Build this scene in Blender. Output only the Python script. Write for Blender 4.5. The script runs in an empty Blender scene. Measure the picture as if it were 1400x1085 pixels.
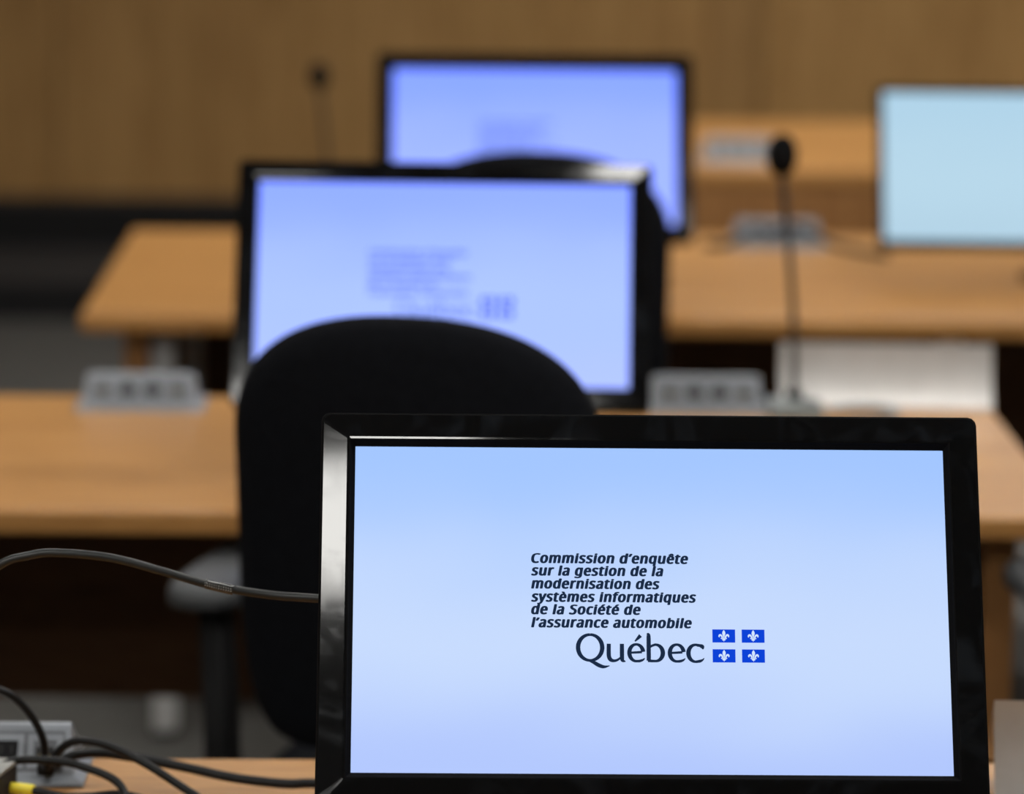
import bpy, bmesh, math, random
from mathutils import Vector, Matrix
random.seed(7)
R = math.radians
scene = bpy.context.scene
COL = scene.collection

# ------------------------------------------------------------------ camera, world, exposure
cam_data = bpy.data.cameras.new('camera')
cam_data.sensor_fit = 'HORIZONTAL'; cam_data.sensor_width = 36.0
cam_data.lens = 36.0 * 4900.0 / 1400.0
cam_data.clip_start = 0.05; cam_data.clip_end = 60
cam_data.dof.use_dof = True
cam_data.dof.focus_distance = 2.86
cam_data.dof.aperture_fstop = 3.6
cam_data.dof.aperture_blades = 9
cam = bpy.data.objects.new('camera', cam_data); COL.objects.link(cam)
yaw, pitch, roll = R(1.1), R(10.66), R(0.65)
fw = Vector((math.sin(yaw)*math.cos(pitch), math.cos(yaw)*math.cos(pitch), -math.sin(pitch)))
r0 = Vector((math.cos(yaw), -math.sin(yaw), 0)); u0 = r0.cross(fw)
rt = math.cos(roll)*r0 + math.sin(roll)*u0; up = rt.cross(fw)
cam.matrix_world = Matrix(((rt.x, up.x, -fw.x, 0.0), (rt.y, up.y, -fw.y, 0.0), (rt.z, up.z, -fw.z, 1.69), (0, 0, 0, 1)))
scene.camera = cam

world = bpy.data.worlds.new('world'); scene.world = world; world.use_nodes = True
world.node_tree.nodes['Background'].inputs[0].default_value = (0.5, 0.55, 0.6, 1)
world.node_tree.nodes['Background'].inputs[1].default_value = 0.05
scene.view_settings.view_transform = 'Standard'; scene.view_settings.look = 'None'
scene.view_settings.gamma = 1.0; scene.view_settings.use_curve_mapping = False
scene.view_settings.exposure = 0.0
LAMP = 22.5            # radiance of the ceiling light diffusers

# ------------------------------------------------------------------ materials
def mat(name, col, rough=0.5, metal=0.0, spec=0.5, noise=None, bump=None, emit=None, emit_s=1.0, coat=0.0, sheen=0.0):
    m = bpy.data.materials.new(name); m.use_nodes = True
    nt = m.node_tree; b = nt.nodes['Principled BSDF']
    b.inputs['Base Color'].default_value = (*col, 1); b.inputs['Roughness'].default_value = rough
    b.inputs['Metallic'].default_value = metal; b.inputs['Specular IOR Level'].default_value = spec
    b.inputs['Coat Weight'].default_value = coat; b.inputs['Sheen Weight'].default_value = sheen
    if emit:
        b.inputs['Emission Color'].default_value = (*emit, 1); b.inputs['Emission Strength'].default_value = emit_s
    if noise or bump:
        tc = nt.nodes.new('ShaderNodeTexCoord')
    if noise:                                   # (scale, other colour)
        n = nt.nodes.new('ShaderNodeTexNoise'); n.inputs['Scale'].default_value = noise[0]; n.inputs['Detail'].default_value = 4
        rp = nt.nodes.new('ShaderNodeValToRGB'); rp.color_ramp.elements[0].position = .35; rp.color_ramp.elements[1].position = .65
        rp.color_ramp.elements[0].color = (*col, 1); rp.color_ramp.elements[1].color = (*noise[1], 1)
        nt.links.new(tc.outputs['Object'], n.inputs['Vector']); nt.links.new(n.outputs['Fac'], rp.inputs['Fac'])
        nt.links.new(rp.outputs['Color'], b.inputs['Base Color'])
    if bump:                                    # (scale, strength, distance)
        n2 = nt.nodes.new('ShaderNodeTexNoise'); n2.inputs['Scale'].default_value = bump[0]; n2.inputs['Detail'].default_value = 3
        bp = nt.nodes.new('ShaderNodeBump'); bp.inputs['Strength'].default_value = bump[1]; bp.inputs['Distance'].default_value = bump[2]
        nt.links.new(tc.outputs['Object'], n2.inputs['Vector']); nt.links.new(n2.outputs['Fac'], bp.inputs['Height'])
        nt.links.new(bp.outputs['Normal'], b.inputs['Normal'])
    return m

def wood(name, dark, light, stretch, rough=0.35, spec=0.4):
    """wood veneer: long grain streaks plus fine pores; stretch = per-axis noise scale"""
    m = bpy.data.materials.new(name); m.use_nodes = True
    nt = m.node_tree; b = nt.nodes['Principled BSDF']
    tc = nt.nodes.new('ShaderNodeTexCoord'); mp = nt.nodes.new('ShaderNodeMapping')
    mp.inputs['Scale'].default_value = stretch
    nt.links.new(tc.outputs['Object'], mp.inputs['Vector'])
    n = nt.nodes.new('ShaderNodeTexNoise'); n.inputs['Scale'].default_value = 1.0; n.inputs['Detail'].default_value = 6; n.inputs['Roughness'].default_value = .6; n.inputs['Distortion'].default_value = 0.6
    nt.links.new(mp.outputs['Vector'], n.inputs['Vector'])
    rp = nt.nodes.new('ShaderNodeValToRGB')
    rp.color_ramp.elements[0].position = .3; rp.color_ramp.elements[1].position = .68
    rp.color_ramp.elements[0].color = (*dark, 1); rp.color_ramp.elements[1].color = (*light, 1)
    nt.links.new(n.outputs['Fac'], rp.inputs['Fac'])
    mp2 = nt.nodes.new('ShaderNodeMapping'); mp2.inputs['Scale'].default_value = [s*9 for s in stretch]
    nt.links.new(tc.outputs['Object'], mp2.inputs['Vector'])
    n2 = nt.nodes.new('ShaderNodeTexNoise'); n2.inputs['Scale'].default_value = 1.0; n2.inputs['Detail'].default_value = 3
    nt.links.new(mp2.outputs['Vector'], n2.inputs['Vector'])
    rp2 = nt.nodes.new('ShaderNodeValToRGB'); rp2.color_ramp.elements[0].position = .38; rp2.color_ramp.elements[1].position = .55
    rp2.color_ramp.elements[0].color = (.8, .76, .7, 1); rp2.color_ramp.elements[1].color = (1, 1, 1, 1)
    nt.links.new(n2.outputs['Fac'], rp2.inputs['Fac'])
    mx = nt.nodes.new('ShaderNodeMix'); mx.data_type = 'RGBA'; mx.blend_type = 'MULTIPLY'; mx.inputs[0].default_value = 1
    nt.links.new(rp.outputs['Color'], mx.inputs[6]); nt.links.new(rp2.outputs['Color'], mx.inputs[7])
    nt.links.new(mx.outputs[2], b.inputs['Base Color'])
    b.inputs['Roughness'].default_value = rough; b.inputs['Specular IOR Level'].default_value = spec
    return m

M = {}
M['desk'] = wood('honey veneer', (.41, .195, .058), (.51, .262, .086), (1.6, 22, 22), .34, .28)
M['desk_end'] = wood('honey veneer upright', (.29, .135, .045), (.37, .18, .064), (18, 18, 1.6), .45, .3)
M['wall'] = wood('oak wall panel', (.40, .222, .075), (.475, .275, .10), (9, 9, .5), .5, .3)
M['wall_dark'] = wood('oak wall recess shade', (.325, .178, .06), (.395, .225, .081), (9, 9, .5), .5, .3)  # the wall oak darkened, shade of the recess put into the colour
M['panel_dark'] = wood('dark stained panel', (.095, .046, .022), (.13, .064, .03), (1.6, 20, 20), .5, .2)
M['carpet'] = mat('grey carpet', (.104, .101, .096), .95, spec=.1, noise=(40, (.130, .127, .120)), bump=(400, .5, .004))
M['carpet_dark'] = mat('charcoal dais carpet', (.05, .048, .05), .95, spec=.1, noise=(40, (.065, .063, .064)), bump=(400, .5, .004))
M['riser'] = mat('black riser', (.010, .010, .011), .7, spec=.2, noise=(30, (.014, .014, .015)))
M['ceiling'] = mat('ceiling tile', (.32, .32, .31), .9, spec=.1, noise=(60, (.27, .27, .26)))
M['plaster'] = mat('warm wall paint', (.46, .36, .26), .8, spec=.2, noise=(20, (.42, .33, .24)))
M['lip'] = mat('dead matte black lip', (.004, .004, .0042), .8, spec=.06, noise=(80, (.005, .005, .0055)))
M['black_matte'] = mat('matte black plastic', (.010, .010, .011), .45, spec=.3, bump=(300, .1, .001))
M['fabric'] = mat('black upholstery', (.005, .0055, .0075), .95, spec=.1, bump=(900, .4, .001), noise=(120, (.007, .0078, .0105)))
M['chair_plastic'] = mat('black chair plastic', (.0045, .0045, .005), .6, spec=.15, noise=(50, (.006, .006, .0065)))
M['arm_pad'] = mat('grey arm pad rubber', (.06, .064, .068), .6, spec=.4, noise=(50, (.072, .076, .08)))
M['metal'] = mat('satin grey metal', (.46, .46, .45), .4, .85, noise=(60, (.52, .52, .51)))
M['post'] = mat('grey painted steel', (.62, .63, .63), .45, .1, noise=(60, (.68, .69, .69)))
M['aluminium'] = mat('brushed aluminium', (.58, .56, .54), .38, .5, noise=(30, (.62, .60, .58)))
M['box_grey'] = mat('grey power box plastic', (.23, .25, .28), .38, .1, noise=(50, (.26, .28, .31)))
M['box_mid'] = mat('mid grey plastic', (.115, .12, .135), .45, .1, noise=(50, (.13, .138, .152)))
M['socket'] = mat('dark socket plastic', (.010, .010, .011), .6, spec=.12, noise=(50, (.012, .012, .013)))
M['contact'] = mat('socket slot', (.003, .003, .003), .6, noise=(50, (.005, .005, .005)))
M['gold'] = mat('brass contacts', (.30, .20, .09), .4, .9, noise=(80, (.36, .25, .12)))
M['cable'] = mat('black cable rubber', (.0048, .0053, .0064), .48, spec=.25, noise=(90, (.0066, .0073, .0086)))
M['cable_grey'] = mat('charcoal cable jacket', (.013, .0145, .015), .42, spec=.4, noise=(90, (.016, .018, .018)))
M['cable_pale'] = mat('grey cable jacket', (.20, .225, .24), .5, noise=(90, (.23, .255, .27)))
M['tape'] = mat('smoky clear tape', (.03, .03, .03), .12, spec=.7, noise=(200, (.045, .045, .045)))
M['ink'] = mat('pale marking', (.30, .32, .32), .5, noise=(200, (.2, .21, .21)))
M['yellow'] = mat('yellow plug sleeve', (.80, .66, .035), .4, noise=(80, (.86, .72, .05)))
M['dock_top'] = mat('silver cover', (.26, .26, .245), .45, .2, noise=(60, (.29, .29, .27)))
M['dock_side'] = mat('charcoal housing', (.022, .019, .021), .55, spec=.2, noise=(60, (.027, .024, .026)))
M['foam'] = mat('black microphone foam', (.006, .006, .0065), .95, spec=.1, bump=(900, .8, .002), noise=(200, (.009, .009, .0095)))
M['stem'] = mat('black gooseneck', (.022, .021, .021), .45, spec=.4, noise=(80, (.028, .027, .027)))
M['mic_base'] = mat('grey microphone base', (.17, .19, .19), .45, .1, noise=(60, (.20, .22, .22)))
M['text'] = mat('navy lettering', (0, 0, 0), .6, spec=0, emit=(.011, .024, .058))
M['text_far'] = mat('glare lightened lettering', (0, 0, 0), .6, spec=0, emit=(.14, .21, .55))  # bright screen washing out the blurred far letters, put into their colour
M['flag'] = mat('flag blue', (0, 0, 0), .6, spec=0, emit=(.004, .055, .68))
M['lily'] = mat('lily white', (0, 0, 0), .6, spec=0, emit=(.66, .80, 1.0))
M['lamp'] = mat('lamp diffuser', (.8, .8, .8), .5, emit=(1.0, .985, .94), emit_s=LAMP)
M['lamp_frame'] = mat('white lamp frame', (.7, .7, .7), .4, noise=(60, (.74, .74, .74)))

def bezel_material():
    """glossy black plastic with finger smears (roughness changes and a faint grey film)"""
    m = bpy.data.materials.new('glossy black bezel'); m.use_nodes = True
    nt = m.node_tree; b = nt.nodes['Principled BSDF']
    tc = nt.nodes.new('ShaderNodeTexCoord')
    n = nt.nodes.new('ShaderNodeTexNoise'); n.inputs['Scale'].default_value = 26; n.inputs['Detail'].default_value = 5; n.inputs['Distortion'].default_value = 1.2
    nt.links.new(tc.outputs['Object'], n.inputs['Vector'])
    rp = nt.nodes.new('ShaderNodeValToRGB'); rp.color_ramp.elements[0].position = .5; rp.color_ramp.elements[1].position = .72
    rp.color_ramp.elements[0].color = (.065, .065, .065, 1); rp.color_ramp.elements[1].color = (.12, .12, .12, 1)
    nt.links.new(n.outputs['Fac'], rp.inputs['Fac']); nt.links.new(rp.outputs['Color'], b.inputs['Roughness'])
    rc = nt.nodes.new('ShaderNodeValToRGB'); rc.color_ramp.elements[0].position = .5; rc.color_ramp.elements[1].position = .75
    rc.color_ramp.elements[0].color = (.0035, .0037, .0042, 1); rc.color_ramp.elements[1].color = (.010, .012, .015, 1)
    nt.links.new(n.outputs['Fac'], rc.inputs['Fac']); nt.links.new(rc.outputs['Color'], b.inputs['Base Color'])
    b.inputs['Specular IOR Level'].default_value = .45
    return m
M['bezel'] = bezel_material()

def screen_material(name, top, mid, bottom):
    """lit display panel; viewing-angle tint painted into its emission, bluer at top and bottom"""
    m = bpy.data.materials.new(name); m.use_nodes = True
    nt = m.node_tree; b = nt.nodes['Principled BSDF']
    b.inputs['Base Color'].default_value = (.01, .01, .012, 1); b.inputs['Roughness'].default_value = .5; b.inputs['Specular IOR Level'].default_value = .15
    tc = nt.nodes.new('ShaderNodeTexCoord'); sp = nt.nodes.new('ShaderNodeSeparateXYZ')
    nt.links.new(tc.outputs['Generated'], sp.inputs[0])
    n = nt.nodes.new('ShaderNodeTexNoise'); n.inputs['Scale'].default_value = 2.2; n.inputs['Detail'].default_value = 1
    nt.links.new(tc.outputs['Generated'], n.inputs['Vector'])
    ma = nt.nodes.new('ShaderNodeMath'); ma.operation = 'MULTIPLY_ADD'; ma.inputs[1].default_value = .30; ma.inputs[2].default_value = -.15
    nt.links.new(n.outputs['Fac'], ma.inputs[0])
    ad = nt.nodes.new('ShaderNodeMath'); ad.operation = 'ADD'
    nt.links.new(sp.outputs['Z'], ad.inputs[0]); nt.links.new(ma.outputs[0], ad.inputs[1])
    rp = nt.nodes.new('ShaderNodeValToRGB'); rp.color_ramp.interpolation = 'EASE'
    e = rp.color_ramp.elements; e[0].position = 0; e[0].color = (*bottom, 1); e[1].position = 1; e[1].color = (*top, 1)
    k = e.new(.40); k.color = (*mid, 1)
    nt.links.new(ad.outputs[0], rp.inputs['Fac']); nt.links.new(rp.outputs['Color'], b.inputs['Emission Color'])
    b.inputs['Emission Strength'].default_value = 1.0
    return m
M['screen'] = screen_material('lit screen near', (.36, .56, 1.0), (.56, .70, .98), (.44, .57, .98))
M['screen_blue'] = screen_material('lit screen blue', (.29, .43, 1.5), (.42, .57, 1.4), (.45, .58, 1.4))
M['screen_deep'] = screen_material('lit screen deep blue', (.25, .39, 1.5), (.36, .49, 1.5), (.38, .51, 1.5))
M['screen_cyan'] = screen_material('lit screen cyan', (.42, .64, .80), (.46, .67, .81), (.44, .64, .78))

# ------------------------------------------------------------------ helpers
def empty(name, loc, rz=0, label=None, cat=None, group=None):
    o = bpy.data.objects.new(name, None); COL.objects.link(o); o.empty_display_size = .05
    o.location = loc; o.rotation_euler = (0, 0, rz)
    tag(o, label, cat, group); return o
def tag(o, label=None, cat=None, group=None, kind=None):
    if label: o['label'] = label
    if cat: o['category'] = cat
    if group: o['group'] = group
    if kind: o['kind'] = kind
    return o
def obj(name, bm, m, parent=None, loc=(0, 0, 0), rot=(0, 0, 0), smooth=False, bevel=0.0):
    bmesh.ops.recalc_face_normals(bm, faces=bm.faces[:])
    me = bpy.data.meshes.new(name); bm.to_mesh(me); bm.free()
    me.materials.append(m)
    for p in me.polygons: p.use_smooth = smooth
    o = bpy.data.objects.new(name, me); COL.objects.link(o)
    o.parent = parent; o.location = loc; o.rotation_euler = rot
    if bevel:
        b = o.modifiers.new('bevel', 'BEVEL'); b.width = bevel; b.segments = 3; b.limit_method = 'ANGLE'; b.angle_limit = R(40)
    return o
def struct(name, bm, m, **k):
    o = obj(name, bm, m, **k); o['kind'] = 'structure'; return o
def box(bm, x0, x1, y0, y1, z0, z1):
    v = [bm.verts.new(p) for p in ((x0,y0,z0),(x1,y0,z0),(x1,y1,z0),(x0,y1,z0),(x0,y0,z1),(x1,y0,z1),(x1,y1,z1),(x0,y1,z1))]
    for f in ((0,3,2,1),(4,5,6,7),(0,1,5,4),(1,2,6,5),(2,3,7,6),(3,0,4,7)): bm.faces.new([v[i] for i in f])
    return v
def bx(*a):
    bm = bmesh.new(); box(bm, *a); return bm
def loft(bm, rings, caps=True):
    """rings: lists of points with equal length, closed around"""
    vs = [[bm.verts.new(p) for p in r] for r in rings]; n = len(vs[0])
    for a, b in zip(vs, vs[1:]):
        for i in range(n): bm.faces.new((a[i], a[(i+1) % n], b[(i+1) % n], b[i]))
    if caps:
        bm.faces.new(vs[0][::-1]); bm.faces.new(vs[-1])
    return bm
def lathe(bm, prof, cx=0, cy=0, n=24):
    """prof: (radius, z) list"""
    return loft(bm, [[(cx + r*math.cos(2*math.pi*i/n), cy + r*math.sin(2*math.pi*i/n), z) for i in range(n)] for r, z in prof])
def spline(pts, sub=8):
    P = [Vector(p) for p in pts]; out = []
    Q = [2*P[0]-P[1]] + P + [2*P[-1]-P[-2]]
    for i in range(1, len(Q)-2):
        for k in range(sub):
            t = k/sub; a, b, c, d = Q[i-1:i+3]
            out.append(.5*((2*b) + (c-a)*t + (2*a-5*b+4*c-d)*t*t + (3*b-a-3*c+d)*t**3))
    out.append(P[-1]); return out
def tube(bm, pts, r, n=10, sub=8):
    p = spline(pts, sub) if sub > 1 else [Vector(q) for q in pts]
    rings = []; nrm = None
    for i, q in enumerate(p):
        t = (p[min(i+1, len(p)-1)] - p[max(i-1, 0)]).normalized()
        if nrm is None:
            a = Vector((0, 0, 1)) if abs(t.z) < .9 else Vector((1, 0, 0)); nrm = t.cross(a).normalized()
        nrm = (nrm - t*nrm.dot(t)).normalized(); b = t.cross(nrm)
        rr = r[i] if isinstance(r, list) else r
        rings.append([q + rr*(math.cos(2*math.pi*k/n)*nrm + math.sin(2*math.pi*k/n)*b) for k in range(n)])
    return loft(bm, rings)
def copy_tree(o, parent=None):
    c = o.copy(); COL.objects.link(c); c.parent = parent
    for ch in list(o.children): copy_tree(ch, c)
    return c
def rrect(hx, hz, r, n=4):
    pts = []
    for cx, cz, a0 in ((hx-r, hz-r, 0), (-hx+r, hz-r, 90), (-hx+r, -hz+r, 180), (hx-r, -hz+r, 270)):
        for k in range(n+1):
            a = R(a0 + 90*k/n); pts.append((cx + r*math.cos(a), cz + r*math.sin(a)))
    return pts

# ------------------------------------------------------------------ the room
struct('floor', bx(-3.6, 3.8, -2.6, 11.4, -.1, 0), M['carpet'])
struct('ceiling', bx(-3.6, 3.8, -2.6, 11.4, 2.8, 2.9), M['ceiling'])
struct('wall_left', bx(-3.7, -3.6, -2.6, 11.4, 0, 2.8), M['plaster'])
struct('wall_right', bx(3.8, 3.9, -2.6, 11.4, 0, 2.8), M['plaster'])
struct('wall_front', bx(-3.6, 3.8, -2.7, -2.6, 0, 2.8), M['plaster'])
WY = 11.03
bm = bmesh.new()
box(bm, -3.6, -1.205, WY, WY+.1, .23, 2.8); box(bm, -1.2, .80, WY, WY+.1, .23, 2.8); box(bm, .975, 2.4, WY, WY+.1, .23, 2.8); box(bm, 2.405, 3.8, WY, WY+.1, .23, 2.8)
struct('wall_back', bm, M['wall'], bevel=.003)
struct('trim_1', bx(.80, .975, WY+.03, WY+.1, .23, 2.8), M['wall_dark'])
struct('trim_2', bx(-3.6, 3.8, WY+.1, WY+.14, 0, 2.8), M['wall_dark'])
# two low carpeted steps in front of the back wall, each with a black riser
struct('dais_step', bx(-3.6, 3.8, 10.12, WY+.1, 0, .104), M['carpet_dark'])
struct('dais_upper_step', bx(-3.6, 3.8, 10.85, WY+.1, .104, .236), M['carpet_dark'])
struct('trim_3', bx(-3.6, 3.8, 10.105, 10.12, 0, .104), M['riser'])
struct('trim_4', bx(-3.6, 3.8, 10.835, 10.85, .104, .236), M['riser'])

lamp_spots = [(-1.15, .975), (-.55, -.22), (2.65, .975), (-1.78, 1.87), (.765, 3.30), (-1.15, 4.95), (1.5, 4.95), (-.35, 6.9), (1.6, 6.9), (.75, 8.6), (2.3, 8.9)]
def ceiling_light():
    t = empty('ceiling_light', (0, 0, 2.8), 0)
    bm = bmesh.new()
    for a in ((-.62, .62, -.17, -.147), (-.62, .62, .147, .17), (-.62, -.597, -.147, .147), (.597, .62, -.147, .147)):
        box(bm, *a, -.02, 0)
    obj('frame', bm, M['lamp_frame'], t)
    obj('diffuser', bx(-.597, .597, -.147, .147, -.012, -.004), M['lamp'], t)
    return t
lamp0 = ceiling_light()
wheres = ['just ahead of the camera on the left', 'just behind the camera', 'just ahead of the camera on the right', 'over the aisle left of the nearest desk',
          'over the gap between the first two desk rows', 'over the left end of the second desk row', 'over the right end of the second desk row', 'over the left end of the third desk row', 'over the right end of the third desk row',
          'before the back wall on the left', 'before the back wall on the right']
for i, (x, y) in enumerate(lamp_spots):
    t = lamp0 if i == 0 else copy_tree(lamp0)
    t.location = (x, y, 2.8)
    tag(t, 'long white ceiling light panel ' + wheres[i], 'ceiling light', 'ceiling light panels')

# ------------------------------------------------------------------ desks
def desk(name, label, x0, x1, y0, y1, ends=True, panel_front=False, post_x=(), group=None):
    t = empty(name, ((x0+x1)/2, (y0+y1)/2, 0), 0, label, 'desk', group)
    w, d = (x1-x0)/2, (y1-y0)/2
    obj('desk_top', bx(-w, w, -d, d, .71, .74), M['desk'], t, bevel=.006)
    if panel_front:
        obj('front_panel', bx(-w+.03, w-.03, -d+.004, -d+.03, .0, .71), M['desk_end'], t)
    else:
        obj('modesty_panel', bx(-w+.11, w-.11, d-.16, d-.14, .34, .71), M['panel_dark'], t)
    if ends:
        for s in (-1, 1):
            a = s*(w-.065); b = s*(w-.105)
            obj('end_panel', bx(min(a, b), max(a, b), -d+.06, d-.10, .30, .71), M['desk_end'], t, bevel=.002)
    for px, py in post_x:
        bm = bmesh.new(); box(bm, px-.02-(x0+x1)/2, px+.02-(x0+x1)/2, py-.025-(y0+y1)/2, py+.025-(y0+y1)/2, .012, .71)
        p = obj('leg', bm, M['post'], t, bevel=.006)
        fb = bmesh.new(); lathe(fb, [(.022, 0), (.026, .002), (.026, .008), (.012, .013)], px-(x0+x1)/2, py-(y0+y1)/2, 16)
        obj('levelling_foot', fb, M['black_matte'], p)
    return t
desk('desk', 'nearest wooden desk, under the large sharp monitor', -1.15, 1.05, 2.42, 3.222, post_x=((-1.0, 2.55), (-1.0, 3.1), (.9, 2.55), (.9, 3.1)), group='honey wood desks in rows')
desk('desk', 'second wooden desk, with the bent metal name plate on its right end', -1.12, .778, 4.272, 5.035, post_x=((-.97, 4.4), (-.97, 4.85), (.63, 4.4), (.63, 4.85)), group='honey wood desks in rows')
desk('desk', 'third wooden desk, its left end corner in view, under the pale cyan screen', -.592, 1.92, 5.742, 6.735, post_x=((-.467, 5.86), (-.467, 6.5), (.865, 6.05), (1.76, 5.9), (1.76, 6.5)), group='honey wood desks in rows')
desk('desk', 'farthest wooden desk with a full brown front panel, before the back wall', .12, 2.3, 7.718, 8.73, panel_front=True, ends=False, group='honey wood desks in rows')

# ------------------------------------------------------------------ monitors
SX, SZ = .238, .134                      # half size of the lit picture
def bezel_ring(d, y, sx, n=3):
    return [(px, y, pz) for px, pz in rrect(sx+d, SZ+d, max(.0004, min(.007, d*.28)), n)]
WIDE = ((-.0004, .0012), (-.0004, -.001), (.0028, -.0042), (.0036, -.0056), (.0046, -.0059), (.0062, -.00612), (.0252, -.0038), (.0268, -.0028), (.0274, -.0008), (.0274, .022))
SLIM = ((-.0004, .0012), (-.0004, -.001), (.0012, -.0030), (.0070, -.0030), (.0082, -.0020), (.0086, 0), (.0086, .022))
def make_bezel(prof, sx):
    """front frame; its face is glossy, its inner lip and its outer side are matte (second material)"""
    bm = bmesh.new()
    loft(bm, [bezel_ring(d, y, sx) for d, y in prof], caps=False)
    n = len(rrect(1, 1, .1, 3)); last = len(prof)-2
    bm.faces.ensure_lookup_table()
    for i, f in enumerate(bm.faces):
        k = i // n
        f.material_index = 1 if (k <= 3 or k >= last-2) else 0
    return bm
def make_shell(w, sx):
    bm = bmesh.new()
    loft(bm, [[(px, y, pz) for px, pz in rrect(sx+d, SZ+d, .008, 3)] for d, y in ((w-.0004, .020), (w-.001, .030), (w-.012, .040), (w-.045, .048), (w-.095, .052))])
    return bm
# letters of the wordmark are drawn as pen strokes of changing width, in picture pixels (x from the Q, y up from the base line)
def stroke(bm, pts, k, ox, oz, y):
    p = spline([(a, b, c) for a, b, c in pts], 10)
    L, Rr = [], []
    for i, q in enumerate(p):
        t = p[min(i+1, len(p)-1)] - p[max(i-1, 0)]
        n = Vector((-t.y, t.x, 0)).normalized(); h = max(q.z*1.22, .3)/2
        L.append(bm.verts.new((ox+(q.x+n.x*h)*k[0], y, oz+(q.y+n.y*h)*k[1])))
        Rr.append(bm.verts.new((ox+(q.x-n.x*h)*k[0], y, oz+(q.y-n.y*h)*k[1])))
    for i in range(len(p)-1): bm.faces.new((L[i], L[i+1], Rr[i+1], Rr[i]))
def arc(cx, cy, rx, ry, a0, a1, wthin, wthick, n=14):
    out = []
    for i in range(n+1):
        a = R(a0 + (a1-a0)*i/n)
        out.append((cx + rx*math.cos(a), cy + ry*math.sin(a), wthin + (wthick-wthin)*abs(math.cos(a))**1.4))
    return out
def make_wordmark(y):
    bm = bmesh.new(); k = (.585e-3, .603e-3); ox, oz = -.0597, -.0432
    S = lambda pts: stroke(bm, pts, k, ox, oz, y)
    S(arc(18.6, 19.3, 16.4, 17.4, 90, 450, 3.0, 5.0, 28))
    S([(15, 2.2, 1.5), (22, 0, 3.6), (30, -4.4, 4.4), (37, -6.6, 3.4), (45, -5.2, .8)])
    S([(44, 24.6, 4.6), (43.8, 14, 4.8), (44.2, 7, 4.8), (46.5, 3, 4.4), (51, 1.6, 3.2), (56, 3, 2.6), (60.5, 6.5, 2)])
    S([(61.8, 24.6, 4.6), (61.8, 14, 4.8), (61.9, 5, 4.6), (63, 2, 3.8), (66.6, .6, 1)])
    for dx in (0, 55):
        S([(72+dx, 12.6, 2.4), (80+dx, 13.0, 2.6), (89+dx, 13.6, 2.8)])
        S(arc(81.3+dx, 12.6, 9.4, 11.3, 6, 275, 2.8, 4.8, 20) + [(86+dx, 1.6, 3), (90+dx, 3.0, 2.4), (93+dx, 5.4, .8)])
    S([(79.5, 28, 1.4), (83, 31.5, 3), (87.3, 36, 4.4)])
    S([(95.5, 37.6, 1), (97.6, 37.8, 3), (98.2, 34, 4.6), (98.2, 18, 4.8), (98.2, 2, 4.8)])
    S([(98, 18.5, 1.6), (102, 21.8, 2.6)] + arc(107.6, 12.6, 9.8, 11, 95, -90, 2.8, 5.0, 16) + [(102, 1.7, 3), (97, 2.2, 3.4)])
    S([(172.3, 17.8, 1.2), (171.2, 21.2, 4.6), (168, 22.8, 3.4)] + arc(162, 12.4, 9.8, 11.4, 72, 280, 2.8, 5.0, 18) + [(168, 1.9, 3.2), (171.5, 3.6, 2), (173.6, 6.0, .7)])
    return bm
def make_lily(cx, cz, y, w, h):
    """heraldic lily: pointed centre petal, two curled side petals, a band and a small foot"""
    bm = bmesh.new()
    def poly(pts):
        vs = [bm.verts.new((cx+a*w, y, cz+b*h)) for a, b in pts]; bm.faces.new(vs)
    half = [(0, .5), (.07, .42), (.13, .31), (.145, .20), (.11, .08), (.06, -.04), (.045, -.20)]
    poly(half + [(-a, b) for a, b in half[:0:-1]])
    side = [(.075, -.20), (.09, -.06), (.15, .05), (.24, .13), (.34, .155), (.44, .11), (.495, .01), (.485, -.07), (.45, -.13), (.385, -.125), (.375, -.05), (.335, -.01), (.275, -.03), (.225, -.10), (.20, -.20)]
    for s in (1, -1): poly([(a*s, b) for a, b in side][::s])
    poly([(-.21, -.205), (.21, -.205), (.26, -.17), (.29, -.215), (.24, -.27), (-.24, -.27), (-.29, -.215), (-.26, -.17)])
    foot = [(0, -.275), (.10, -.275), (.17, -.33), (.12, -.39), (.05, -.39), (0, -.5)]
    poly(foot + [(-a, b) for a, b in foot[-2:0:-1]])
    return bm
LINES = [("Commission d\u2019enqu\u00eate", .0376, .1259), ("sur la gestion de la", .0273, .1059), ("modernisation des", .0166, .1029),
         ("syst\u00e8mes informatiques", .0058, .1320), ("de la Soci\u00e9t\u00e9 de", -.0045, .0875), ("l\u2019assurance automobile", -.0152, .1282)]
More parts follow.
